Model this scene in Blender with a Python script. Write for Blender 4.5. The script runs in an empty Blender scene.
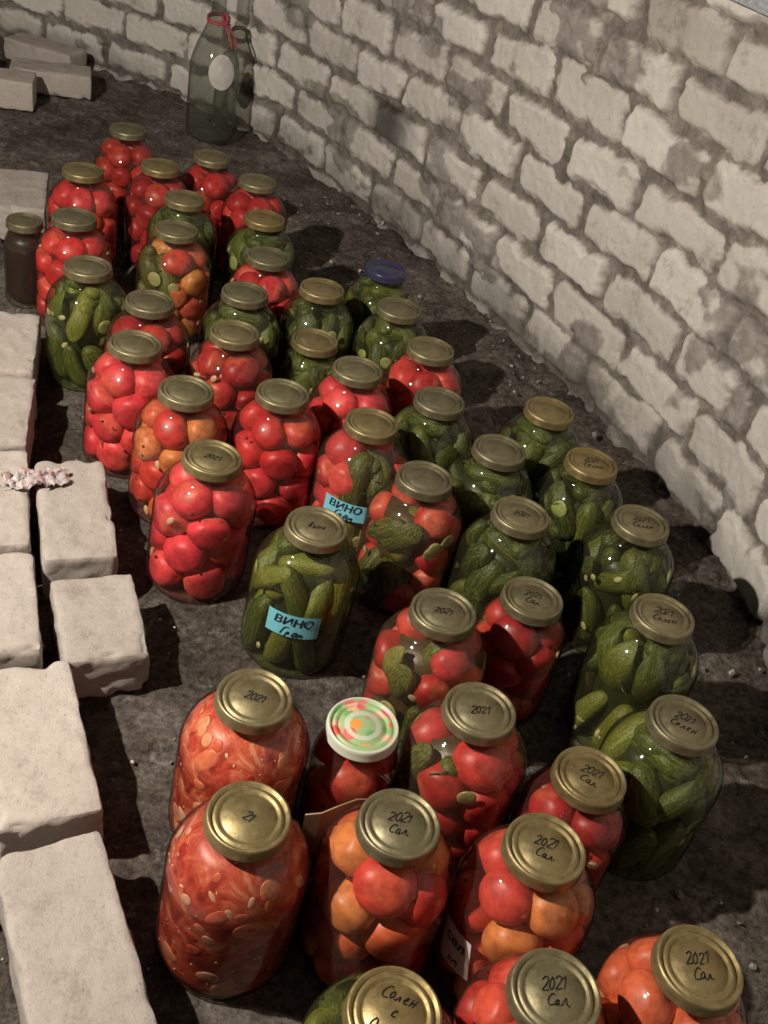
import bpy, math, random
import numpy as np
from mathutils import Vector, Matrix, Quaternion
rng=np.random.default_rng(7); random.seed(7)
scene=bpy.context.scene
COL=scene.collection
# ---------------------------------------------------------------- camera
CH=1.14; PITCH=math.radians(36.7); ROLL=math.radians(13.0); FPX=1040.0
F=np.array([0,math.cos(PITCH),-math.sin(PITCH)]); R=np.array([1.,0,0]); D=np.array([0,-math.sin(PITCH),-math.cos(PITCH)])
cr,sr=math.cos(ROLL),math.sin(ROLL)
cam_right=cr*R-sr*D; cam_down=sr*R+cr*D
cam=bpy.data.cameras.new('camera'); cam.sensor_fit='VERTICAL'; cam.sensor_height=36; cam.lens=36*FPX/1024
cam.clip_start=.02
co=bpy.data.objects.new('camera',cam); COL.objects.link(co)
M=Matrix.Identity(4)
for i,vv in enumerate((cam_right,-cam_down,-F)):
    for j in range(3): M[j][i]=vv[j]
M[2][3]=CH; co.matrix_world=M; scene.camera=co
# ---------------------------------------------------------------- noise
TAB=rng.random((64,256,256))
def vnoise(x,y,seed=0):
    T=TAB[seed%64]; xi=np.floor(x).astype(int); yi=np.floor(y).astype(int)
    fx=x-xi; fy=y-yi; fx=fx*fx*(3-2*fx); fy=fy*fy*(3-2*fy)
    a=T[xi&255,yi&255]; b=T[(xi+1)&255,yi&255]; c=T[xi&255,(yi+1)&255]; d=T[(xi+1)&255,(yi+1)&255]
    return (a*(1-fx)+b*fx)*(1-fy)+(c*(1-fx)+d*fx)*fy
def fbm(x,y,o=4,seed=0):
    s=0;a=1;t=0
    for i in range(o):
        s=s+a*(vnoise(x*2**i+17*i,y*2**i+31*i,seed+i)-.5); t+=a; a*=.5
    return s/t*2
def sst(a,b,x):
    t=np.clip((x-a)/(b-a),0,1); return t*t*(3-2*t)
# ---------------------------------------------------------------- mesh helpers
class Bld:
    def __init__(s): s.V=[];s.F=[];s.M=[];s.C=[];s.L=[];s.n=0
    def add(s,V,Fc,mat=0,col=(1,1,1),loc=None):
        V=np.asarray(V,float); s.V.append(V); n=s.n
        s.F+= [tuple(i+n for i in f) for f in Fc]; s.M+=[mat]*len(Fc)
        s.C.append(np.tile(np.array([*col,1.0]),(len(V),1))); s.L.append(V if loc is None else loc); s.n+=len(V)
    def obj(s,name,mats,smooth=True,parent=None):
        me=bpy.data.meshes.new(name); V=np.vstack(s.V)
        me.from_pydata(V.tolist(),[],s.F)
        me.polygons.foreach_set('material_index',s.M)
        me.polygons.foreach_set('use_smooth',[smooth]*len(s.F))
        a=me.attributes.new('Col','FLOAT_COLOR','POINT'); a.data.foreach_set('color',np.vstack(s.C).ravel())
        a=me.attributes.new('loc','FLOAT_VECTOR','POINT'); a.data.foreach_set('vector',np.vstack(s.L).ravel())
        for m in mats: me.materials.append(m)
        me.update()
        o=bpy.data.objects.new(name,me); COL.objects.link(o)
        if parent: o.parent=parent
        return o
def lathe(prof,seg=48):
    P=np.array(prof); a=np.linspace(0,2*math.pi,seg,endpoint=False)
    V=np.stack([np.outer(P[:,0],np.cos(a)),np.outer(P[:,0],np.sin(a)),np.outer(P[:,1],np.ones(seg))],-1).reshape(-1,3)
    Fc=[]
    for i in range(len(P)-1):
        for j in range(seg):
            k=(j+1)%seg; Fc.append((i*seg+j,i*seg+k,(i+1)*seg+k,(i+1)*seg+j))
    return V,Fc
def sphere(nu=18,nv=11):
    th=np.linspace(0.02,math.pi-.02,nv); V=[];Fc=[]
    a=np.linspace(0,2*math.pi,nu,endpoint=False)
    V=np.stack([np.outer(np.sin(th),np.cos(a)),np.outer(np.sin(th),np.sin(a)),np.outer(np.cos(th),np.ones(nu))],-1).reshape(-1,3)
    for i in range(nv-1):
        for j in range(nu):
            k=(j+1)%nu; Fc.append((i*nu+j,(i+1)*nu+j,(i+1)*nu+k,i*nu+k))
    n0=len(V); V=np.vstack([V,[[0,0,1],[0,0,-1]]])
    for j in range(nu):
        k=(j+1)%nu; Fc.append((n0,j,k)); Fc.append((n0+1,(nv-1)*nu+k,(nv-1)*nu+j))
    return V,Fc
SV,SF=sphere(24,14); SVs,SFs=sphere(8,5); SVm,SFm=sphere(16,13)
def tomV(seed):
    th=np.arccos(np.clip(SV[:,2],-1,1)); ph=np.arctan2(SV[:,1],SV[:,0])
    r=1-.14*np.exp(-(th/.30)**2)-.03*np.exp(-((math.pi-th)/.25)**2)+.014*np.cos(5*ph+seed)*np.sin(th)
    V=SV*r[:,None]; V[:,2]*=.90; return V
def rotm():
    q=rng.normal(size=4); q/=np.linalg.norm(q)
    return np.array(Quaternion(q).to_matrix())
def grid_obj(name,X,Y,Z,mat,attrs={}):
    n,m=X.shape; V=np.stack([X,Y,Z],-1).reshape(-1,3)
    idx=np.arange(n*m).reshape(n,m)
    Q=np.stack([idx[:-1,:-1],idx[1:,:-1],idx[1:,1:],idx[:-1,1:]],-1).reshape(-1,4)
    me=bpy.data.meshes.new(name); me.vertices.add(len(V)); me.vertices.foreach_set('co',V.ravel().astype(np.float32))
    me.loops.add(Q.size); me.loops.foreach_set('vertex_index',Q.ravel().astype(np.int32))
    me.polygons.add(len(Q)); me.polygons.foreach_set('loop_start',(np.arange(len(Q))*4).astype(np.int32))
    me.update(calc_edges=True); me.validate()
    me.polygons.foreach_set('use_smooth',[True]*len(Q))
    for k,v in attrs.items():
        a=me.attributes.new(k,'FLOAT','POINT'); a.data.foreach_set('value',v.ravel().astype(np.float32))
    me.materials.append(mat)
    o=bpy.data.objects.new(name,me); COL.objects.link(o); return o
def text_mesh(body,size,shear=.25):
    cu=bpy.data.curves.new('t','FONT'); cu.body=body; cu.size=size; cu.align_x='CENTER'; cu.align_y='CENTER'; cu.shear=shear; cu.resolution_u=2; cu.offset=.0004
    ob=bpy.data.objects.new('t',cu); COL.objects.link(ob)
    dg=bpy.context.evaluated_depsgraph_get(); me=bpy.data.meshes.new_from_object(ob.evaluated_get(dg))
    V=np.array([v.co[:] for v in me.vertices]) if len(me.vertices) else np.zeros((0,3)); Fc=[tuple(p.vertices) for p in me.polygons]
    bpy.data.objects.remove(ob); bpy.data.curves.remove(cu); bpy.data.meshes.remove(me)
    return V,Fc
GL={'2':[[(0,.8),(.15,1),(.4,.95),(.45,.7),(.2,.3),(0,0),(.5,.05)]],'0':[[(.25,1),(.02,.7),(.05,.2),(.25,0),(.45,.25),(.45,.75),(.25,1),(.2,.98)]],'1':[[(0,.7),(.25,1),(.2,0)]],
'С':[[(.5,.85),(.3,1),(.08,.75),(0,.4),(.15,.05),(.5,.12)]],'с':[[(.35,.5),(.2,.6),(.03,.35),(.1,.03),(.38,.08)]],'а':[[(.38,.5),(.2,.6),(.02,.35),(.1,.03),(.3,.12),(.38,.5),(.37,.1),(.48,.02)]],
'л':[[(0,0),(.12,.1),(.28,.6),(.38,.05),(.48,.0)]],'о':[[(.2,.6),(.02,.35),(.15,.02),(.36,.25),(.3,.55),(.18,.6)]],'е':[[(.03,.28),(.3,.38),(.22,.6),(.03,.4),(.1,.03),(.38,.08)]],
'н':[[(.05,.6),(.02,0)],[(.05,.3),(.35,.33)],[(.38,.6),(.34,0)]],'.':[[(0,0),(.05,.03),(.03,.07)]],'и':[[(.05,.6),(.03,.1),(.1,.02),(.33,.55),(.32,.05),(.42,0)]],'В':[[(.05,0),(.1,1),(.35,.85),(.1,.52),(.42,.3),(.05,0)]],
'г':[[(.02,.0),(.08,.6),(.35,.55)]],'р':[[(.0,-.35),(.08,.6),(.32,.5),(.28,.2),(.06,.15)]],'м':[[(0,0),(.12,.6),(.22,.15),(.35,.6),(.42,0)]],'Г':[[(.02,0),(.1,1),(.5,.95)]],'О':[[(.25,1),(.02,.6),(.2,0),(.5,.3),(.45,.8),(.2,1)]],
'у':[[(.02,.6),(.12,.25),(.3,.3)],[(.36,.6),(.2,-.2),(0,-.3)]],'ц':[[(.05,.6),(.03,.05),(.3,.05),(.33,.6)],[(.3,.05),(.4,-.15)]],'ы':[[(.03,.6),(.02,.02),(.25,.05),(.2,.3),(.04,.3)],[(.4,.6),(.38,0)]]}
def hand(text,size,w=.00055):
    V=[];Fc=[]; lines=text.split('\n'); n=len(lines)
    for li,ln in enumerate(lines):
        x=0; strokes=[]
        for ch in ln:
            if ch==' ': x+=.4; continue
            g=GL.get(ch,GL['о']); dy=rng.uniform(-.09,.09); sc=rng.uniform(.9,1.2)
            for st in g:
                P=np.array(st)*sc+rng.uniform(-.04,.04,(len(st),2)); P[:,0]+=x+.35*P[:,1]; P[:,1]+=dy
                for _ in range(2):
                    A=P[:-1]*.75+P[1:]*.25; B_=P[:-1]*.25+P[1:]*.75; P=np.vstack([P[:1],np.stack([A,B_],1).reshape(-1,2),P[-1:]])
                strokes.append(P)
            x+=.60 if ch!='.' else .2
        for P in strokes:
            P=(P-np.array([x/2,.5]))*size; P[:,1]+=((n-1)/2-li)*size*1.35
            for a,b in zip(P[:-1],P[1:]):
                d=b-a; L=np.linalg.norm(d)
                if L<1e-7: continue
                d/=L; q=np.array([-d[1],d[0]])*w; e=d*w*.5; k=len(V)
                for pt in (a-e-q,b+e-q,b+e+q,a-e+q): V.append((pt[0],pt[1],0))
                Fc.append((k,k+1,k+2,k+3))
    return np.array(V),Fc
# ---------------------------------------------------------------- materials
class NT:
    def __init__(s,name):
        s.m=bpy.data.materials.new(name); s.m.use_nodes=True; s.t=s.m.node_tree; s.t.nodes.clear()
        s.out=s.n('ShaderNodeOutputMaterial')
    def n(s,typ,**k):
        nd=s.t.nodes.new(typ)
        for a,b in k.items(): setattr(nd,a,b)
        return nd
    def l(s,a,b): s.t.links.new(a,b)
    def pr(s,col=None,rough=.5,metal=0,spec=.5):
        p=s.n('ShaderNodeBsdfPrincipled'); p.inputs['Roughness'].default_value=rough; p.inputs['Metallic'].default_value=metal
        p.inputs['Specular IOR Level'].default_value=spec
        if col is not None: p.inputs['Base Color'].default_value=(*col,1)
        s.l(p.outputs[0],s.out.inputs['Surface']); s.p=p; return p
    def obj(s): return s.n('ShaderNodeTexCoord').outputs['Object']
    def attr(s,nm): return s.n('ShaderNodeAttribute',attribute_name=nm)
    def noise(s,vec,scale,det=4,rough=.55,dist=0):
        nd=s.n('ShaderNodeTexNoise'); nd.inputs['Scale'].default_value=scale; nd.inputs['Detail'].default_value=det; nd.inputs['Roughness'].default_value=rough; nd.inputs['Distortion'].default_value=dist
        s.l(vec,nd.inputs['Vector']); return nd.outputs['Fac']
    def ramp(s,fac,stops):
        nd=s.n('ShaderNodeValToRGB'); e=nd.color_ramp.elements
        while len(e)<len(stops): e.new(.5)
        for x,(p,c) in zip(e,stops): x.position=p; x.color=(*c,1) if len(c)==3 else c
        s.l(fac,nd.inputs[0]); return nd.outputs[0]
    def mix(s,fac,a,b,mode='MIX'):
        nd=s.n('ShaderNodeMix',data_type='RGBA',blend_type=mode)
        for i,x in ((0,fac),(6,a),(7,b)):
            if isinstance(x,(int,float)): nd.inputs[i].default_value=x
            elif isinstance(x,tuple): nd.inputs[i].default_value=(*x,1)
            else: s.l(x,nd.inputs[i])
        return nd.outputs[2]
    def bump(s,h,st=.3,dist=.01):
        b=s.n('ShaderNodeBump'); b.inputs['Strength'].default_value=st; b.inputs['Distance'].default_value=dist
        s.l(h,b.inputs['Height']); s.l(b.outputs[0],s.p.inputs['Normal'])
    def math(s,op,a,b=None):
        nd=s.n('ShaderNodeMath',operation=op)
        for i,x in enumerate((a,b)):
            if x is None: continue
            if isinstance(x,(int,float)): nd.inputs[i].default_value=x
            else: s.l(x,nd.inputs[i])
        return nd.outputs[0]
def m_glass(name,tint,haze=(.5,.5,.5),hz=.04,base=.04,rough=.05):
    t=NT(name); lw=t.n('ShaderNodeLayerWeight'); lw.inputs[0].default_value=.5
    p=t.math('POWER',lw.outputs['Facing'],4.0); f=t.math('MULTIPLY_ADD',p,.45); f.node.inputs[2].default_value=base
    tr=t.n('ShaderNodeBsdfTransparent')
    e=t.ramp(lw.outputs['Facing'],[(.45,tint),(.95,tuple(x*.38 for x in tint))]); t.l(e,tr.inputs[0])
    df=t.n('ShaderNodeBsdfDiffuse'); df.inputs[0].default_value=(*haze,1)
    m0=t.n('ShaderNodeMixShader'); m0.inputs[0].default_value=hz; t.l(tr.outputs[0],m0.inputs[1]); t.l(df.outputs[0],m0.inputs[2])
    gl=t.n('ShaderNodeBsdfGlossy'); gl.inputs['Roughness'].default_value=rough
    mx=t.n('ShaderNodeMixShader'); t.l(f,mx.inputs[0]); t.l(m0.outputs[0],mx.inputs[1]); t.l(gl.outputs[0],mx.inputs[2])
    t.l(mx.outputs[0],t.out.inputs['Surface']); return t.m
G_T=m_glass('glass_red_brine',(.95,.83,.80),(.55,.22,.18),.04); G_C=m_glass('glass_green_brine',(.83,.87,.72),(.28,.28,.15),.04); G_P=m_glass('glass_clear',(.90,.87,.79),(.45,.36,.24),.04)
G_B=m_glass('bottle_glass',(.70,.72,.66),(.34,.34,.31),.07,.06)
def m_wall():
    t=NT('painted_brick'); p=t.pr(rough=.9,spec=.2); ob=t.obj()
    mask=t.attr('mask').outputs['Fac']; tone=t.attr('tone').outputs['Fac']; dark=t.attr('dark').outputs['Fac']
    b=t.ramp(tone,[(0,(.44,.40,.355)),(.30,(.66,.62,.565)),(1,(.84,.80,.74))])
    n=t.noise(ob,8,10,.74); b=t.mix(1,b,t.ramp(n,[(.30,(.48,.455,.42)),(.42,(.92,.91,.89)),(.75,(1.06,1.06,1.06))]),'MULTIPLY')
    mo=t.ramp(t.noise(ob,16,9,.78),[(.32,(.11,.095,.082)),(.5,(.235,.205,.178)),(.68,(.43,.39,.345))])
    c=t.mix(mask,mo,b)
    pit=t.ramp(t.noise(ob,140,6,.74),[(.28,(.45,.43,.40)),(.41,(1,1,1))])
    c=t.mix(1,c,pit,'MULTIPLY')
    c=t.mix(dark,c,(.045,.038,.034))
    t.l(c,p.inputs['Base Color']); t.bump(t.noise(ob,60,10,.8),.8,.008); return t.m
def m_floor():
    t=NT('dirt_floor'); p=t.pr(rough=.95,spec=.15); ob=t.obj()
    c=t.ramp(t.noise(ob,3,10,.76),[(.34,(.070,.054,.044)),(.49,(.19,.158,.132)),(.64,(.38,.335,.288))])
    sp=t.ramp(t.noise(ob,80,7,.82),[(.36,(.32,.30,.28)),(.52,(1,1,1)),(.68,(1.6,1.6,1.6))])
    c=t.mix(1,c,sp,'MULTIPLY')
    w=t.ramp(t.noise(ob,20,10,.86),[(.56,(0,0,0)),(.63,(1,1,1))]); c=t.mix(t.math('MULTIPLY',w,.6),c,(.50,.46,.40))
    t.l(c,p.inputs['Base Color']); t.bump(t.noise(ob,45,10,.84),1.0,.026); return t.m
def m_brick():
    t=NT('white_silicate_brick'); p=t.pr(rough=.9,spec=.2); ob=t.obj()
    ri=t.n('ShaderNodeObjectInfo').outputs['Random']
    c=t.ramp(t.noise(ob,6,10,.78),[(.28,(.25,.21,.18)),(.43,(.46,.405,.36)),(.7,(.58,.525,.475))])
    c=t.mix(1,c,t.ramp(ri,[(0,(.84,.84,.84)),(1,(1.04,1.03,1.02))]),'MULTIPLY')
    c=t.mix(1,c,t.ramp(t.noise(ob,200,7,.78),[(.32,(.55,.51,.48)),(.44,(1,1,1))]),'MULTIPLY')
    t.l(c,p.inputs['Base Color']); t.bump(t.noise(ob,90,9,.8),.7,.005); return t.m
def m_tomato():
    t=NT('tomato_skin'); p=t.pr(rough=.42,spec=.38); c0=t.attr('Col').outputs['Color']; loc=t.attr('loc').outputs['Vector']
    sx=t.n('ShaderNodeSeparateXYZ'); t.l(loc,sx.inputs[0])
    n=t.noise(loc,1.3,3,.6)
    y=t.ramp(t.math('ADD',sx.outputs['Z'],t.math('MULTIPLY',n,.5)),[(.76,(0,0,0)),(1.0,(1,1,1))])
    c=t.mix(t.math('MULTIPLY',y,.34),c0,(.66,.22,.10))
    c=t.mix(1,c,t.ramp(t.noise(t.obj(),55,6,.65),[(.32,(.58,.48,.48)),(.60,(1.08,1.10,1.12))]),'MULTIPLY')
    t.l(c,p.inputs['Base Color'])
    t.bump(n,.1,.003); return t.m
def m_cuc():
    t=NT('cucumber_skin'); p=t.pr(rough=.43,spec=.4); c0=t.attr('Col').outputs['Color']; loc=t.attr('loc').outputs['Vector']
    mp=t.n('ShaderNodeMapping'); mp.inputs['Scale'].default_value=(5,5,.9); t.l(loc,mp.inputs[0])
    s=t.ramp(t.noise(mp.outputs[0],1.3,4,.6),[(.46,(0,0,0)),(.68,(1,1,1))])
    c=t.mix(t.math('MULTIPLY',s,.5),c0,(.32,.30,.06))
    mp2=t.n('ShaderNodeMapping'); mp2.inputs['Scale'].default_value=(6,6,12); t.l(loc,mp2.inputs[0])
    nn=t.noise(mp2.outputs[0],1.2,2,.5)
    c=t.mix(1,c,t.ramp(nn,[(.3,(.55,.55,.46)),(.6,(1.10,1.10,1.05))]),'MULTIPLY')
    t.l(c,p.inputs['Base Color']); t.bump(nn,.45,.003); return t.m
def m_attr(name,rough=.5,bs=60):
    t=NT(name); p=t.pr(rough=rough); c=t.attr('Col').outputs['Color']
    c=t.mix(1,c,t.ramp(t.noise(t.obj(),bs,4,.6),[(.3,(.7,.68,.66)),(.6,(1.08,1.08,1.08))]),'MULTIPLY')
    t.l(c,p.inputs['Base Color']); t.bump(t.noise(t.obj(),bs*2,3),.2,.003); return t.m
def m_puree():
    t=NT('tomato_juice'); p=t.pr(rough=.4); ob=t.obj()
    c=t.ramp(t.noise(ob,36,6,.65,.8),[(.34,(.17,.016,.010)),(.46,(.40,.052,.024)),(.56,(.55,.14,.06)),(.66,(.68,.36,.20))])
    c=t.mix(1,c,t.attr('Col').outputs['Color'],'MULTIPLY')
    t.l(c,p.inputs['Base Color']); return t.m
def m_lid():
    t=NT('tin_lid'); p=t.pr(rough=.45,metal=.72); ob=t.obj(); ri=t.n('ShaderNodeObjectInfo').outputs['Random']
    c=t.ramp(t.noise(ob,20,9,.75),[(.3,(.12,.095,.045)),(.5,(.245,.205,.110)),(.7,(.34,.30,.175))])
    c=t.mix(1,c,t.ramp(ri,[(0,(.80,.83,.90)),(.5,(1,1,1)),(1,(1.15,1.0,.74))]),'MULTIPLY')
    r=t.ramp(t.noise(ob,60,6,.7),[(.3,(.32,.32,.32)),(.7,(.65,.65,.65))]); t.l(r,p.inputs['Roughness'])
    t.l(c,p.inputs['Base Color']); t.bump(t.noise(ob,90,5),.25,.002); return t.m
def m_flower():
    t=NT('floral_lid_print'); p=t.pr(rough=.4); ob=t.obj()
    v=t.n('ShaderNodeTexVoronoi'); v.inputs['Scale'].default_value=62; t.l(ob,v.inputs['Vector'])
    sc=t.n('ShaderNodeSeparateColor'); t.l(v.outputs['Color'],sc.inputs[0])
    hue=t.ramp(sc.outputs[0],[(0,(.62,.08,.05)),(.3,(.68,.28,.06)),(.5,(.62,.12,.12)),(.7,(.15,.34,.10)),(.9,(.70,.40,.26))]); hue.node.color_ramp.interpolation='CONSTANT'
    k0=t.ramp(v.outputs['Distance'],[(.38,(1,1,1)),(.60,(0,0,0))])
    c=t.mix(k0,(.30,.42,.20),hue)
    ln=t.n('ShaderNodeVectorMath',operation='LENGTH'); fl=t.n('ShaderNodeVectorMath',operation='MULTIPLY'); fl.inputs[1].default_value=(1,1,0); t.l(ob,fl.inputs[0]); t.l(fl.outputs[0],ln.inputs[0])
    k=t.math('MULTIPLY',ln.outputs['Value'],22)
    w=t.ramp(k,[(.0,(.0,.0,.0)),(.34,(0,0,0)),(.37,(.8,.8,.8)),(.48,(.8,.8,.8)),(.52,(0,0,0)),(.86,(0,0,0)),(.92,(1,1,1))])
    c=t.mix(w,c,(.54,.56,.45)); t.l(c,p.inputs['Base Color']); return t.m
def m_plain(name,col,rough=.6,metal=0,var=.15,scale=40):
    t=NT(name); p=t.pr(rough=rough,metal=metal); ob=t.obj()
    c=t.ramp(t.noise(ob,scale,4,.6),[(.3,tuple(x*(1-var) for x in col)),(.7,tuple(min(1,x*(1+var)) for x in col))])
    t.l(c,p.inputs['Base Color']); return t.m
M_WALL=m_wall();M_FLOOR=m_floor();M_BRICK=m_brick();M_TOM=m_tomato();M_CUC=m_cuc();M_BIT=m_attr('vegetable_flesh',.4,90);M_PUR=m_puree();M_LID=m_lid();M_FLO=m_flower()
M_INK=m_plain('marker_ink',(.015,.013,.022),.6); M_BLUE=m_plain('blue_label_paper',(.18,.54,.64),.7,0,.1); M_WHITE=m_plain('white_label_paper',(.55,.53,.48),.7)
M_BLID=m_plain('blue_lid_enamel',(.03,.03,.07),.3); M_CARD=m_plain('corrugated_cardboard',(.28,.19,.11),.85); M_RED=m_plain('red_ribbon',(.42,.06,.08),.6)
M_NEWS=m_plain('newsprint',(.30,.31,.33),.8,0,.4,150); M_CORK=m_plain('cork',(.35,.22,.12),.8)
CM=[M_TOM,M_CUC,M_BIT,M_PUR]
# ---------------------------------------------------------------- jars
RJ=.0785
def jar_profile(Rj,H,rn):
    zs=H-.085*(Rj/.0765)**.6; zn=H-.026
    P=[(0,.006),(Rj*.72,.006),(Rj*.82,.0015),(Rj*.90,.001),(Rj*.965,.006),(Rj*.992,.013),(Rj,.024)]
    for k in range(1,5): P.append((Rj,.024+(zs-.024)*k/4))
    for k in range(1,11):
        t=k/10; P.append((rn+(Rj-rn)*(1-t**2.0)**.85,zs+(zn-zs)*t))
    P+=[(rn,zn+.004),(rn+.0015,zn+.008),(rn,H-.002)]
    return P
def rin_fn(P):
    A=np.array(P[5:]); zz=A[:,1]; rr=A[:,0]
    return lambda z: np.interp(z,zz,rr)-.0018
def lid_profile(H,rl):
    return [(0.0002,H-.001),(rl*.60,H-.001),(rl*.63,H-.0028),(rl*.70,H-.0028),(rl*.73,H-.0004),(rl*.80,H-.0004),(rl*.83,H-.0024),(rl*.88,H-.0024),(rl*.91,H+.0014),(rl*.96,H+.0014),(rl*.985,H-.0005),(rl,H-.004),(rl,H-.010),(rl*1.02,H-.0125),(rl*1.02,H-.0135),(rl*.99,H-.0145)]
def pack(n,rmin,rmax,rin,z0,z1):
    r=rng.uniform(rmin,rmax,n); a=rng.uniform(0,2*math.pi,n); q=np.sqrt(rng.random(n))*.05
    P=np.stack([q*np.cos(a),q*np.sin(a),rng.uniform(z0+.02,z1-.01,n)],-1)
    for it in range(220):
        if it<150: P[:,2]-=.0005
        P[:,:2]*=1.004
        d=P[:,None]-P[None]; L=np.linalg.norm(d,axis=2)+np.eye(n); ov=(r[:,None]+r[None])*.95-L; np.fill_diagonal(ov,0); ov=np.clip(ov,0,None)
        P+=(d/L[...,None]*ov[...,None]).sum(1)*.35
        P[:,2]=np.clip(P[:,2],z0+r*.9,z1-r*.6)
        lim=rin(P[:,2]+r*.4)-r*.93; lim=np.maximum(lim,.003); rad=np.hypot(P[:,0],P[:,1])+1e-9; k=np.minimum(1,lim/rad); P[:,:2]*=k[:,None]
    return P,r
def clampV(V,rin,mag=1.08):
    rad=np.hypot(V[:,0],V[:,1])+1e-9; R_=np.maximum(rin(V[:,2]),.004); q=rad*mag/R_
    q2=np.where(q>.9,.9+.1*np.tanh((q-.9)/.1),q); V=V.copy(); V[:,:2]*=(q2*R_/rad)[:,None]; V[:,2]=np.maximum(V[:,2],.0075); return V
RED=[(.55,.036,.034),(.46,.027,.027),(.60,.062,.044),(.52,.038,.046),(.39,.022,.021)]
PINK=[(.66,.056,.074),(.58,.044,.060),(.72,.080,.080)]
ORG=[(.57,.085,.042),(.60,.15,.055),(.54,.055,.035),(.49,.042,.03),(.58,.24,.065),(.53,.065,.042)]
DRK=[(.35,.023,.020),(.41,.040,.026),(.29,.018,.017)]
PALS={'red':RED,'pink':PINK,'org':ORG,'dark':DRK}
GRN=[(.074,.088,.017),(.115,.120,.023),(.054,.068,.016),(.17,.160,.034),(.045,.060,.015)]
DGR=[(.032,.044,.014),(.048,.062,.018),(.022,.033,.012),(.085,.092,.024)]
def cuc(b,c,axis,L,rad,col,rin,bend=.0):
    V=SVm.copy(); zz=V[:,2]; s=np.sign(zz)*np.abs(zz)**.75
    prof=np.sqrt(np.clip(1-np.abs(s)**3.2,0,1)); ph=np.arctan2(V[:,1],V[:,0])
    rr=rad*prof*(1+.05*np.cos(3*ph+c[0]*300)+.05*np.cos(s*5+c[1]*200))
    P=np.stack([np.cos(ph)*rr+bend*(1-s*s),np.sin(ph)*rr,s*L/2],-1); P[-2:]=[[0,0,L/2],[0,0,-L/2]]
    ax=Vector(axis).normalized(); Q=np.array(Vector((0,0,1)).rotation_difference(ax).to_matrix())
    loc=np.stack([np.cos(ph)*prof,np.sin(ph)*prof,s],-1)+np.array([c[0],c[1],c[2]])*80
    b.add(clampV(P@Q.T+np.array(c),rin),SFm,1,col,loc)
def cyl_slice(b,c,nrm,r,th,col,rin):
    V,Fc=lathe([(0.0001,th),(r*.5,th*1.05),(r*.93,th),(r,th*.6),(r,-th*.6),(r*.93,-th),(0.0001,-th)],14)
    Q=np.array(Vector((0,0,1)).rotation_difference(Vector(nrm).normalized()).to_matrix())
    b.add(clampV(V@Q.T+np.array(c),rin,1.0),Fc,2,col)
def bits(b,n,rin,H,kinds):
    for _ in range(n):
        a=rng.uniform(0,2*math.pi); z=rng.uniform(.02,H-.06); rr=rin(z)-.002
        k=kinds[rng.integers(len(kinds))]; c=np.array([rr*math.cos(a),rr*math.sin(a),z])
        if k=='pep': b.add(SVs*.0024+c*np.array([1.0,1.0,1]),SFs,2,(.02,.015,.01))
        elif k=='gar':
            Vv=(SVs*np.array([.006,.004,.009]))@rotm().T+c; b.add(clampV(Vv,rin,1.),SFs,2,(.54,.46,.28))
        elif k=='sli': cyl_slice(b,c*np.array([.97,.97,1]),(math.cos(a),math.sin(a),rng.uniform(-.3,.3)),rng.uniform(.010,.017),.003,(.36,.36,.15),rin)
        elif k=='dil':
            Vv=(SVs*np.array([.0013,.0013,.016]))@rotm().T+c; b.add(clampV(Vv,rin,1.),SFs,2,(.04,.05,.012))
def fill_cuc(b,rin,H,pal,sect=None):
    zt=H-.045; h2=(zt-.010)/2
    for lay in range(2):
        zc=.010+h2*(lay+.5)
        for ring,(rr,n) in enumerate((( .055,9),(.025,4))):
            ph=rng.uniform(0,6)
            for i in range(n):
                a=ph+i*2*math.pi/n+rng.uniform(-.15,.15)
                if sect is not None and (math.cos(a-sect[0])<math.cos(sect[1])): continue
                rad=rng.uniform(.0145,.0225); L=h2*rng.uniform(.95,1.35)
                r0=min(rr,float(rin(min(zc+L*.3,H-.03)))-rad)
                t=(0.4 if lay==0 else .9); ax=(rng.uniform(-t,t),rng.uniform(-t,t),1)
                cuc(b,(r0*math.cos(a),r0*math.sin(a),zc+rng.uniform(-.012,.012)),ax,L,rad,pal[rng.integers(len(pal))],rin,rng.uniform(-.006,.006))
    if sect is None:
        for i in range(4):
            a=rng.uniform(0,6.28); cuc(b,(.02*math.cos(a),.02*math.sin(a),zt-.012+.006*i),(math.cos(a+1.5),math.sin(a+1.5),rng.uniform(-.3,.3)),.08,.018,pal[rng.integers(len(pal))],rin)
def core(b,rin,H,col,fr=.62):
    zz=np.linspace(.008,H-.06,8); V,Fc=lathe([(0.0005,.008)]+[(float(rin(z))*fr,z) for z in zz]+[(0.0005,H-.06)],20); b.add(V,Fc,2,col)
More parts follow.
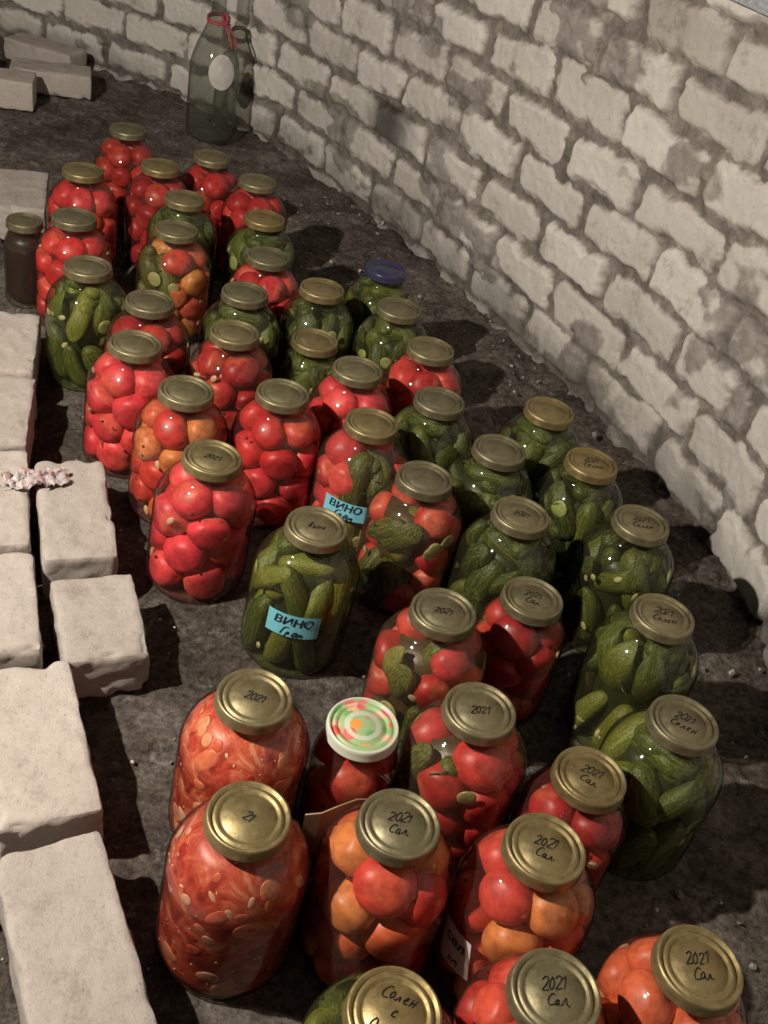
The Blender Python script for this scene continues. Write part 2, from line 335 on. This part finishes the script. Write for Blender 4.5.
def make_jar(x,y,kind,pal='red',Rj=RJ,H=.235,rl=.0445,lid='tin',text=None,trot=0,sect=None,label=None,lean=0):
    name={'T':'tomato_jar','C':'cucumber_jar','M':'mixed_pickle_jar','S':'tomato_salad_jar','X':'preserves_jar'}[kind]
    e=bpy.data.objects.new(name,None); e.empty_display_size=.05; COL.objects.link(e); e.location=(x-H*math.sin(lean),y,0.0); e.rotation_euler=(0,lean,0)
    rn=rl-.004; P=jar_profile(Rj,H,rn); rin=rin_fn(P)
    b=Bld(); V,Fc=lathe(P,56); b.add(V,Fc)
    b.obj('glass',[{'T':G_T,'C':G_C,'M':G_P,'S':G_T,'X':G_P}[kind]],parent=e)
    b=Bld(); V,Fc=lathe(lid_profile(H+.0005,rl),64); b.add(V,Fc)
    b.obj('lid',[{'tin':M_LID,'flower':M_FLO,'blue':M_BLID}[lid]],parent=e)
    b=Bld(); vol=(Rj/.0765)**2*(H/.235)
    if kind in 'TM':
        big=pal=='pink'
        rmin,rmax=(.024,.033) if not big else (.026,.036)
        n=int((25 if not big else 20)*vol*1.05)
        Pp,rr=pack(n,rmin,rmax,rin,.008,H-.040)
        pl=PALS[pal]
        for p,r in zip(Pp,rr):
            if kind=='M':
                a=math.atan2(p[1],p[0])
                if math.cos(a-sect[0])>math.cos(sect[1]) and math.hypot(p[0],p[1])>.02: continue
            Vv=(tomV(p[0]*900)*r*rng.uniform(.94,1.06,3))@rotm().T+p
            b.add(clampV(Vv,rin,1.10),SF,0,pl[rng.integers(len(pl))],tomV(1))
        core(b,rin,H,(.08,.010,.008) if kind=='T' else (.06,.036,.014),.66)
        if kind=='M': fill_cuc(b,rin,H,GRN,sect=sect); bits(b,18,rin,H,['pep','gar','sli','dil','dil','sli'])
        else: bits(b,20,rin,H,['pep','gar','pep','dil','pep'])
    elif kind=='C':
        pl=GRN if pal=='red' else DGR
        fill_cuc(b,rin,H,pl); core(b,rin,H,(.022,.026,.009),.66); bits(b,26,rin,H,['gar','dil','pep','sli','dil','gar','sli'])
    elif kind=='S':
        dp=(.80,.66,.66) if pal=='dark' else (1.03,1.03,1.03)
        A=[(0.0005,.009)]+[(float(rin(z))-.0016,z) for z in np.linspace(.012,H-.03,26)]+[(0.0005,H-.03)]
        V,Fc=lathe(A,48); b.add(V,Fc,3,dp)
        for _ in range(150):
            a=rng.uniform(0,6.283); z=rng.uniform(.02,H-.04); r0=float(rin(z))-.004
            s=rng.uniform(.3,1.2); Vv=(SVm*np.array([.011,.009,.014])*s*rng.uniform(.6,1.4,3))@rotm().T+np.array([r0*math.cos(a),r0*math.sin(a),z])
            c=[(.52,.050,.024),(.62,.20,.09),(.66,.36,.18),(.40,.032,.018),(.58,.12,.05),(.70,.54,.34)][rng.integers(6)]
            b.add(clampV(Vv,lambda z:rin(z)-.0002,1.),SFm,2,tuple(p_*q_ for p_,q_ in zip(c,dp)))
        for _ in range(120):
            a=rng.uniform(0,6.283); z=rng.uniform(.02,H-.04); r0=float(rin(z))-.0006
            b.add(clampV((SVs*np.array([.0012,.0020,.0028])*rng.uniform(.6,1.4))@rotm().T+np.array([r0*math.cos(a),r0*math.sin(a),z]),rin,1.),SFs,2,(.66,.50,.28))
    elif kind=='X':
        A=[(0.0005,.009)]+[(float(rin(z))-.001,z) for z in np.linspace(.02,H-.03,14)]+[(0.0005,H-.03)]
        V,Fc=lathe(A,32); b.add(V,Fc,2,(.015,.005,.007))
    b.obj('contents',CM,parent=e)
    if text:
        V,Fc=hand(text,.0115 if '\n' in text else .011)
        trot+=rng.uniform(-.2,.2); c,s=math.cos(trot),math.sin(trot); V2=V.copy(); V2[:,0]=V[:,0]*c-V[:,1]*s; V2[:,1]=V[:,0]*s+V[:,1]*c
        V2[:,2]=H+.0002+np.where(np.hypot(V2[:,0],V2[:,1])>.0262,.0009,0)
        b=Bld(); b.add(V2,Fc); b.obj('handwriting',[M_INK],smooth=False,parent=e)
    if label:
        az,zc,w,h,mat,txt,tilt=label; b=Bld(); N=14
        ct,st_=math.cos(tilt),math.sin(tilt)
        def cyl(u,v,off):
            u2=u*ct-v*st_; v2=u*st_+v*ct; a=az+u2/Rj; rr=Rj+off; return np.stack([rr*np.cos(a),rr*np.sin(a),zc+v2],-1)
        U,Vg=np.meshgrid(np.linspace(-w/2,w/2,N),np.linspace(-h/2,h/2,4),indexing='ij')
        G=cyl(U.ravel(),Vg.ravel(),.0008); Fc=[(i*4+j,(i+1)*4+j,(i+1)*4+j+1,i*4+j+1) for i in range(N-1) for j in range(3)]
        b.add(G,Fc,0)
        ls=txt.split('\n')
        V,Fc=text_mesh(ls[0],.020,.15)
        if len(V): b.add(cyl(V[:,0],V[:,1]+h*.18,.0014),Fc,1)
        if len(ls)>1:
            V,Fc=hand(ls[1],.014,.0009); b.add(cyl(V[:,0],V[:,1]-h*.27,.0014),Fc,1)
        b.obj('label',[mat,M_INK],smooth=False,parent=e)
    return e
LN=math.radians(2.2)
J=[ # x,y (mm on the floor), kind, palette, options
(-824,2511,'T','dark',{}),(-820,2198,'T','red',{}),(-683,2327,'T','dark',{}),(-598,2457,'T','red',{}),(-463,2369,'T','red',{}),
(-866,1990,'X','red',dict(Rj=.044,H=.185,rl=.037)),(-746,1954,'T','red',{}),(-581,2174,'C','dark',{}),(-549,2007,'M','org',dict(sect=(-2.6,1.0))),(-399,2166,'C','dark',{}),
(-644,1757,'C','red',{}),(-345,1977,'T','red',{}),(-499,1676,'T','dark',{}),(-352,1797,'C','dark',{}),(-217,1890,'C','dark',{}),(-200,1751,'C','dark',dict(Rj=.062,H=.195)),
(-109,2048,'C','dark',dict(lid='blue')),(-63,1880,'C','dark',{}),(-474,1524,'T','pink',dict(lean=LN)),(-331,1637,'T','dark',{}),(-101,1607,'T','pink',{}),(16,1747,'T','red',{}),
(-351,1416,'T','org',dict(lean=LN)),(-205,1471,'T','red',{}),(-53,1446,'M','pink',dict(sect=(-1.0,.75),label=(-1.75,.105,.075,.034,M_BLUE,'ВИНО\nГрам',-.05))),(51,1561,'C','dark',{}),(163,1455,'C','dark',{}),
(247,1615,'C','dark',{}),(-266,1252,'T','pink',dict(text='2021',lean=LN*1.3)),(49,1326,'M','red',dict(sect=(-2.3,.6))),(316,1477,'C','dark',dict(text='2021\nСолен')),
(203,1287,'C','dark',dict(text='2021')),(392,1342,'C','dark',dict(text='2021\nСолен',trot=-.1)),(-87,1147,'C','red',dict(text='Вино',lean=LN,label=(-1.55,.110,.078,.042,M_BLUE,'ВИНО\nГрам',.0))),
(106,1032,'M','red',dict(sect=(-2.2,.7),text='2021')),(232,1134,'T','dark',dict(Rj=.066,H=.207,text='2021\nСал.')),(411,1127,'C','red',dict(text='2021\nСолен',trot=-.15)),
(-96,813,'S','red',dict(text='2021',lean=LN)),(33,848,'T','dark',dict(Rj=.055,H=.19,lid='flower')),(165,873,'M','red',dict(sect=(-2.9,.55),text='2021',trot=.3)),(310,839,'T','dark',dict(Rj=.067,H=.205,text='2021\nСал.',trot=-.1)),
(419,930,'C','red',dict(text='2021\nСолен',trot=-.25)),(-60,655,'S','dark',dict(text='21',lean=LN*.7)),(88,687,'T','org',dict(text='2021\nСал.',trot=-.1)),
(244,699,'T','org',dict(text='2021\nСал.',trot=-.1,label=(-2.5,.09,.05,.06,M_WHITE,'сал\nом',.2))),(402,602,'T','org',dict(text='2021\nСал.',trot=.1)),(257,541,'T','org',dict(text='2021\nСал.',trot=.1)),(113,488,'C','red',dict(text='Солен\nс\nОгурцы')),
]
pos=np.array([(j[0]/1000,j[1]/1000) for j in J]); rad=np.array([j[4].get('Rj',RJ) for j in J])
for it in range(150):
    d=pos[:,None]-pos[None]; L=np.linalg.norm(d,axis=2)+np.eye(len(J)); ov=np.clip(rad[:,None]+rad[None]+.0008-L,0,None); np.fill_diagonal(ov,0)
    pos+=(d/L[...,None]*ov[...,None]).sum(1)*.4
for (px,py,k,pal,o),(x,y) in zip(J,pos): make_jar(float(x),float(y),k,pal,**o)
# ---------------------------------------------------------------- wall (curved brick cellar wall)
WP=np.array([(.90,-.9),(.87,-.4),(.84,.1),(.81,.5),(.77,.9),(.745,1.2),(.70,1.45),(.61,1.74),(.46,2.03),(.265,2.32),(.045,2.62),(-.20,2.93),(-.46,3.22),(-.76,3.47),(-1.15,3.66),(-1.6,3.79),(-2.2,3.86),(-2.9,3.86)])
def catmull(P,n=40):
    out=[]
    for i in range(1,len(P)-2):
        for k in range(n):
            t=k/n; a,b,c,d=P[i-1],P[i],P[i+1],P[i+2]
            out.append(.5*((2*b)+(-a+c)*t+(2*a-5*b+4*c-d)*t*t+(-a+3*b-3*c+d)*t**3))
    return np.array(out)
C=catmull(WP); s=np.r_[0,np.cumsum(np.linalg.norm(np.diff(C,axis=0),axis=1))]
HW=1.6; ds=.0043; ss=np.arange(0,s[-1],ds); zz=np.arange(-.03,HW,ds)
cx=np.interp(ss,s,C[:,0]); cy=np.interp(ss,s,C[:,1])
k=np.ones(31)/31; tx=np.gradient(cx); ty=np.gradient(cy); tx=np.convolve(np.pad(tx,15,'edge'),k,'valid'); ty=np.convolve(np.pad(ty,15,'edge'),k,'valid'); l=np.hypot(tx,ty); nx,ny=-ty/l,tx/l
S,Z=np.meshgrid(ss,zz,indexing='ij')
S2=S+.020*fbm(S*6,Z*6,4,1); Z2=Z+.020*fbm(S*4,Z*5,4,5)
CHh=.104
cs=np.floor(Z2/CHh).astype(int); off=(cs%2)*.131+TAB[3][cs&255,7]*.06; bl=.262
bi=np.floor((S2-off)/bl).astype(int); u=(S2-off)-bi*bl-bl/2; v=Z2-cs*CHh-CHh/2
h1=TAB[10][cs&255,bi&255]; h2=TAB[11][cs&255,bi&255]; h3=TAB[12][cs&255,bi&255]
hx=.1250-.012*h1; hy=.0465-.008*h2; rr=.016
qx=np.abs(u)-hx+rr; qy=np.abs(v)-hy+rr
sd=np.hypot(np.maximum(qx,0),np.maximum(qy,0))+np.minimum(np.maximum(qx,qy),0)-rr+.017*fbm(S*24,Z*24,6,20)
mask=1-sst(-.003,.002,sd); soft=1-sst(-.011,.004,sd)
smear=sst(.19,.32,fbm(S*6,Z*9,6,30)); mask=mask*(1-.75*smear)
mort=.009*np.clip(fbm(S*9,Z*9,5,46)+.1,-.3,1)
disp=soft*(1-.4*smear)*(.012+.010*h3+(h1-.5)*.010*v/.05+(h2-.5)*.008*u/.12)+(1-mask)*(.012*fbm(S*18,Z*18,6,40)+mort)+.0022*fbm(S*60,Z*60,3,44)+.008*smear
X=cx[:,None]+nx[:,None]*disp; Y=cy[:,None]+ny[:,None]*disp
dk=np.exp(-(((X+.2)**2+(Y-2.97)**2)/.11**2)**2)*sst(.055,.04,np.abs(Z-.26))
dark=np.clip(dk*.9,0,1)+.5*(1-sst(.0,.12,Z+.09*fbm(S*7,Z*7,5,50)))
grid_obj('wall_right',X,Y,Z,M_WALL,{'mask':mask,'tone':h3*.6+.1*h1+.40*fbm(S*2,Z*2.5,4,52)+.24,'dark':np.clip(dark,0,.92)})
# ---------------------------------------------------------------- floor
gx=np.arange(-2.7,1.05,.0072); gy=np.arange(-.6,3.98,.0072)
X,Y=np.meshgrid(gx,gy,indexing='ij')
Z=-.012+.012*fbm(X*5,Y*5,5,60)+.020*fbm(X*20,Y*20,5,8)
w=np.ones_like(X)
for (x,y),r in zip(pos,rad): w=np.minimum(w,sst(r-.01,r+.03,np.hypot(X-x,Y-y)))
Z=np.minimum(Z,-.0008)*w-.0008*(1-w)
fl=grid_obj('floor',X,Y,Z,M_FLOOR)
b=Bld()
for i in range(700):
    for _ in range(10):
        x,y=rng.uniform(-.6,.70),rng.uniform(.45,3.0)
        if np.all(np.hypot(pos[:,0]-x,pos[:,1]-y)>rad+.010): break
    else: continue
    r=.0018+rng.exponential(.0015); r=min(r,.009); g=rng.uniform(.12,.48)
    Vv=SVs*(1+rng.uniform(-.25,.25,(len(SVs),1)))*np.array([1,.8,.6])*r
    b.add(Vv@rotm().T+np.array([x,y,-.007+r*.3]),SFs,0,(g,g*.9,g*.80))
b.obj('rubble_scatter',[m_attr('rubble',.9,200)],smooth=False,parent=fl)
# ---------------------------------------------------------------- loose bricks
def brick(far,near=None,Wd=.12,L=None,z=0,H=.088,ang=None):
    far=np.array(far,float)
    if near is not None:
        near=np.array(near,float); d=far-near; L=L or np.linalg.norm(d); d/=np.linalg.norm(d)
    else: d=np.array([math.cos(ang),math.sin(ang)])
    left=np.array([-d[1],d[0]]); c=far-d*L/2+left*Wd/2
    h=np.array([L/2,Wd/2,H/2]); n=(44,24,18); b=Bld(); sd=int(rng.integers(40)); o1_=rng.uniform(0,50)
    for ax in range(3):
        o1,o2=[(1,2),(2,0),(0,1)][ax]
        for sg in (-1,1):
            A,Bq=np.meshgrid(np.linspace(-h[o1],h[o1],n[o1]),np.linspace(-h[o2],h[o2],n[o2]),indexing='ij')
            P=np.zeros(A.shape+(3,)); P[...,o1]=A; P[...,o2]=Bq; P[...,ax]=sg*h[ax]; P=P.reshape(-1,3)
            nn=vnoise(P[:,0]*45+9+P[:,2]*13+o1_,P[:,1]*45+9-P[:,2]*17,sd); rr_=.006+.022*nn**4
            q=np.clip(P,-(h-rr_[:,None]),h-rr_[:,None]); dd=P-q; P=q+dd/np.linalg.norm(dd,axis=1)[:,None]*rr_[:,None]
            nz=fbm(P[:,0]*45+P[:,2]*40+5+o1_,P[:,1]*45+P[:,2]*30+5,4,sd+3)
            P=P+dd/np.linalg.norm(dd,axis=1)[:,None]*(.0026*nz-.001)[:,None]
            a_,b_=A.shape; Fc=[(i*b_+j,(i+1)*b_+j,(i+1)*b_+j+1,i*b_+j+1) for i in range(a_-1) for j in range(b_-1)]
            if sg<0: Fc=[f[::-1] for f in Fc]
            b.add(P,Fc)
    o=b.obj('white_brick',[M_BRICK]); o.location=(c[0],c[1],z+H/2-.002); o.rotation_euler=(0,0,math.atan2(d[1],d[0])); return o
brick((-.235,.703),(-.103,.503),L=.25)
brick((-.093,.485),(.03,.27),L=.25)
brick((-.365,.943),(-.232,.715),L=.25)
brick((-.491,1.130),(-.402,.945),Wd=.12)
brick((-.597,1.362),(-.500,1.140),Wd=.12)
brick((-.672,1.578),(-.604,1.372),Wd=.12)
brick((-.756,1.805),(-.682,1.590),Wd=.12)
brick((-.346,1.140),(-.265,.988),Wd=.118,L=.17,H=.08)
brick((-.477,1.385),(-.369,1.156),Wd=.112,L=.25)
brick((-1.02,2.50),(-.936,2.27),Wd=.12,L=.24)
brick((-1.22,3.34),ang=.35,L=.25,H=.075)
brick((-1.36,3.52),ang=-.15,L=.25,H=.07)
brick((-1.32,3.12),ang=.3,L=.25)
brick((-1.55,3.36),ang=.9,L=.25,H=.08)
p=np.array([-.375,.48]); dr=np.array([-.42,.907])
for i in range(6):
    f=p+dr*(.27*(i+1)); brick(f-np.array([.005*i,0]),p+dr*(.27*i)-np.array([.005*i,0]),Wd=.12,L=.25)
# ---------------------------------------------------------------- bottle
def bottle(x,y):
    e=bpy.data.objects.new('glass_bottle',None); COL.objects.link(e); e.location=(x,y,0)
    Rb=.076
    P=[(0,.012),(.04,.010),(.062,.001),(.072,.006),(Rb,.018),(Rb,.10),(Rb,.20)]
    for k in range(1,13):
        t=k/12; P.append((.020+(Rb-.020)*(.5+.5*math.cos(math.pi*t**.95)),.20+.20*t))
    P+=[(.0195,.43),(.0185,.48),(.0185,.52),(.022,.523),(.022,.535),(.018,.537),(.0155,.53)]
    b=Bld(); V,Fc=lathe(P,48); b.add(V,Fc); b.obj('glass',[G_B],parent=e)
    b=Bld(); V,Fc=lathe([(.0003,.515),(.015,.515),(.0155,.537),(.0165,.555),(.0003,.556)],20); b.add(V,Fc); b.obj('cork',[M_CORK],parent=e)
    A=np.array(P[3:22]); fr=lambda z: np.interp(z,A[:,1],A[:,0])
    b=Bld(); rr_=np.linspace(0.02,1,7); aa=np.linspace(0,2*math.pi,25)[:-1]
    U=np.outer(rr_,np.cos(aa))*.036; Vz=np.outer(rr_,np.sin(aa))*.05+.215; az=-1.0+U/.065; R_=fr(Vz)+.0012
    G=np.stack([R_*np.cos(az),R_*np.sin(az),Vz],-1).reshape(-1,3); Fc=[(i*24+j,(i+1)*24+j,(i+1)*24+(j+1)%24,i*24+(j+1)%24) for i in range(6) for j in range(24)]
    b.add(G,Fc); b.obj('label',[M_WHITE],parent=e)
    b=Bld(); zc=.345; rt=float(fr(zc))+.003
    def tube(path,r):
        P_=np.array(path); n=len(P_); T=np.gradient(P_,axis=0); T/=np.linalg.norm(T,axis=1)[:,None]; V=[]
        for p_,t_ in zip(P_,T):
            a_=np.cross(t_,[.3,.2,.9]); a_/=np.linalg.norm(a_); c_=np.cross(t_,a_)
            for k_ in range(6): V.append(p_+r*(math.cos(k_*1.047)*a_+math.sin(k_*1.047)*c_))
        b.add(V,[(i*6+j,(i+1)*6+j,(i+1)*6+(j+1)%6,i*6+(j+1)%6) for i in range(n-1) for j in range(6)])
    for dz in (0,.007):
        tube([((rt+.001*math.sin(a*3))*math.cos(a),(rt)*math.sin(a),zc+dz+.006*math.sin(a)) for a in np.linspace(0,6.283,30)],.0032)
    for q in range(2):
        a=-.9+q*.35; tube([((rt+.004+.03*t+.004*math.sin(9*t))*math.cos(a+t*.3),(rt+.004+.03*t)*math.sin(a+t*.3),zc-.065*t+.02*math.sin(3*t)) for t in np.linspace(0,1,12)],.003)
    tube([((rt+.008+.012*math.cos(t))*math.cos(-.8),(rt+.008+.012*math.cos(t))*math.sin(-.8),zc+.012+.016*math.sin(t)) for t in np.linspace(0,6.28,16)],.004)
    b.obj('ribbon',[M_RED],parent=e)
bottle(-.81,3.27)
# ---------------------------------------------------------------- cardboard, wrapper, newspaper
b=Bld(); pl=np.array([(-.010,.7345),(.008,.738),(.024,.748),(.045,.768),(.070,.786)]); th=.0010; V=[]
hh=[.15,.155,.16,.155,.14]
for p_,h_ in zip(pl,hh): V+=[(p_[0],p_[1]-th,0.0),(p_[0],p_[1]-th,h_),(p_[0],p_[1]+th,h_),(p_[0],p_[1]+th,0.0)]
Fc=[(i*4+j,(i+1)*4+j,(i+1)*4+(j+1)%4,i*4+(j+1)%4) for i in range(len(pl)-1) for j in range(4)]+[(0,1,2,3),(16,17,18,19)]
b.add(V,Fc); b.obj('cardboard_flap',[M_CARD],smooth=False)
U,Vg=np.meshgrid(np.linspace(-1,1,40),np.linspace(-1,1,20),indexing='ij')
hz=.004+.011*np.abs(fbm(U*5+9,Vg*4+9,3,5))*2
t=NT('candy_wrapper'); p=t.pr(rough=.3); c=t.ramp(t.noise(t.obj(),40,3),[(.46,(.46,.41,.40)),(.54,(.42,.20,.19)),(.60,(.40,.36,.36))]); t.l(c,p.inputs['Base Color'])
o=grid_obj('candy_wrapper',U*.046+.012*fbm(U*2+3,Vg*2+3,3,9),Vg*.020+.010*fbm(U*3+1,Vg*2+7,3,19),hz,t.m); o.location=(-.552,1.283,.086); o.rotation_euler=(0,0,.5)
q=int(np.argmin(np.hypot(cx-.44,cy-2.08))); q0,q1=q-58,q+20
idx=np.arange(q0,q1); zz2=np.linspace(.862,1.02,10); S_,Z_=np.meshgrid(idx,zz2,indexing='ij'); of=.040+.003*fbm(S_*.08,Z_*20,2,3)
grid_obj('newspaper_sheet',cx[S_]+nx[S_]*of,cy[S_]+ny[S_]*of,Z_,M_NEWS)
# ---------------------------------------------------------------- light
ld=bpy.data.lights.new('cellar_bulb','POINT'); ld.energy=215; ld.color=(1,.92,.81); ld.shadow_soft_size=.02
lo=bpy.data.objects.new('cellar_bulb',ld); COL.objects.link(lo); lo.location=(-1.15,.45,1.48)
wd=bpy.data.worlds.new('world'); scene.world=wd; wd.use_nodes=True; bg=wd.node_tree.nodes['Background']; bg.inputs[0].default_value=(1,.93,.90,1); bg.inputs[1].default_value=.035
scene.view_settings.view_transform='Standard'
scene.view_settings.look='None'
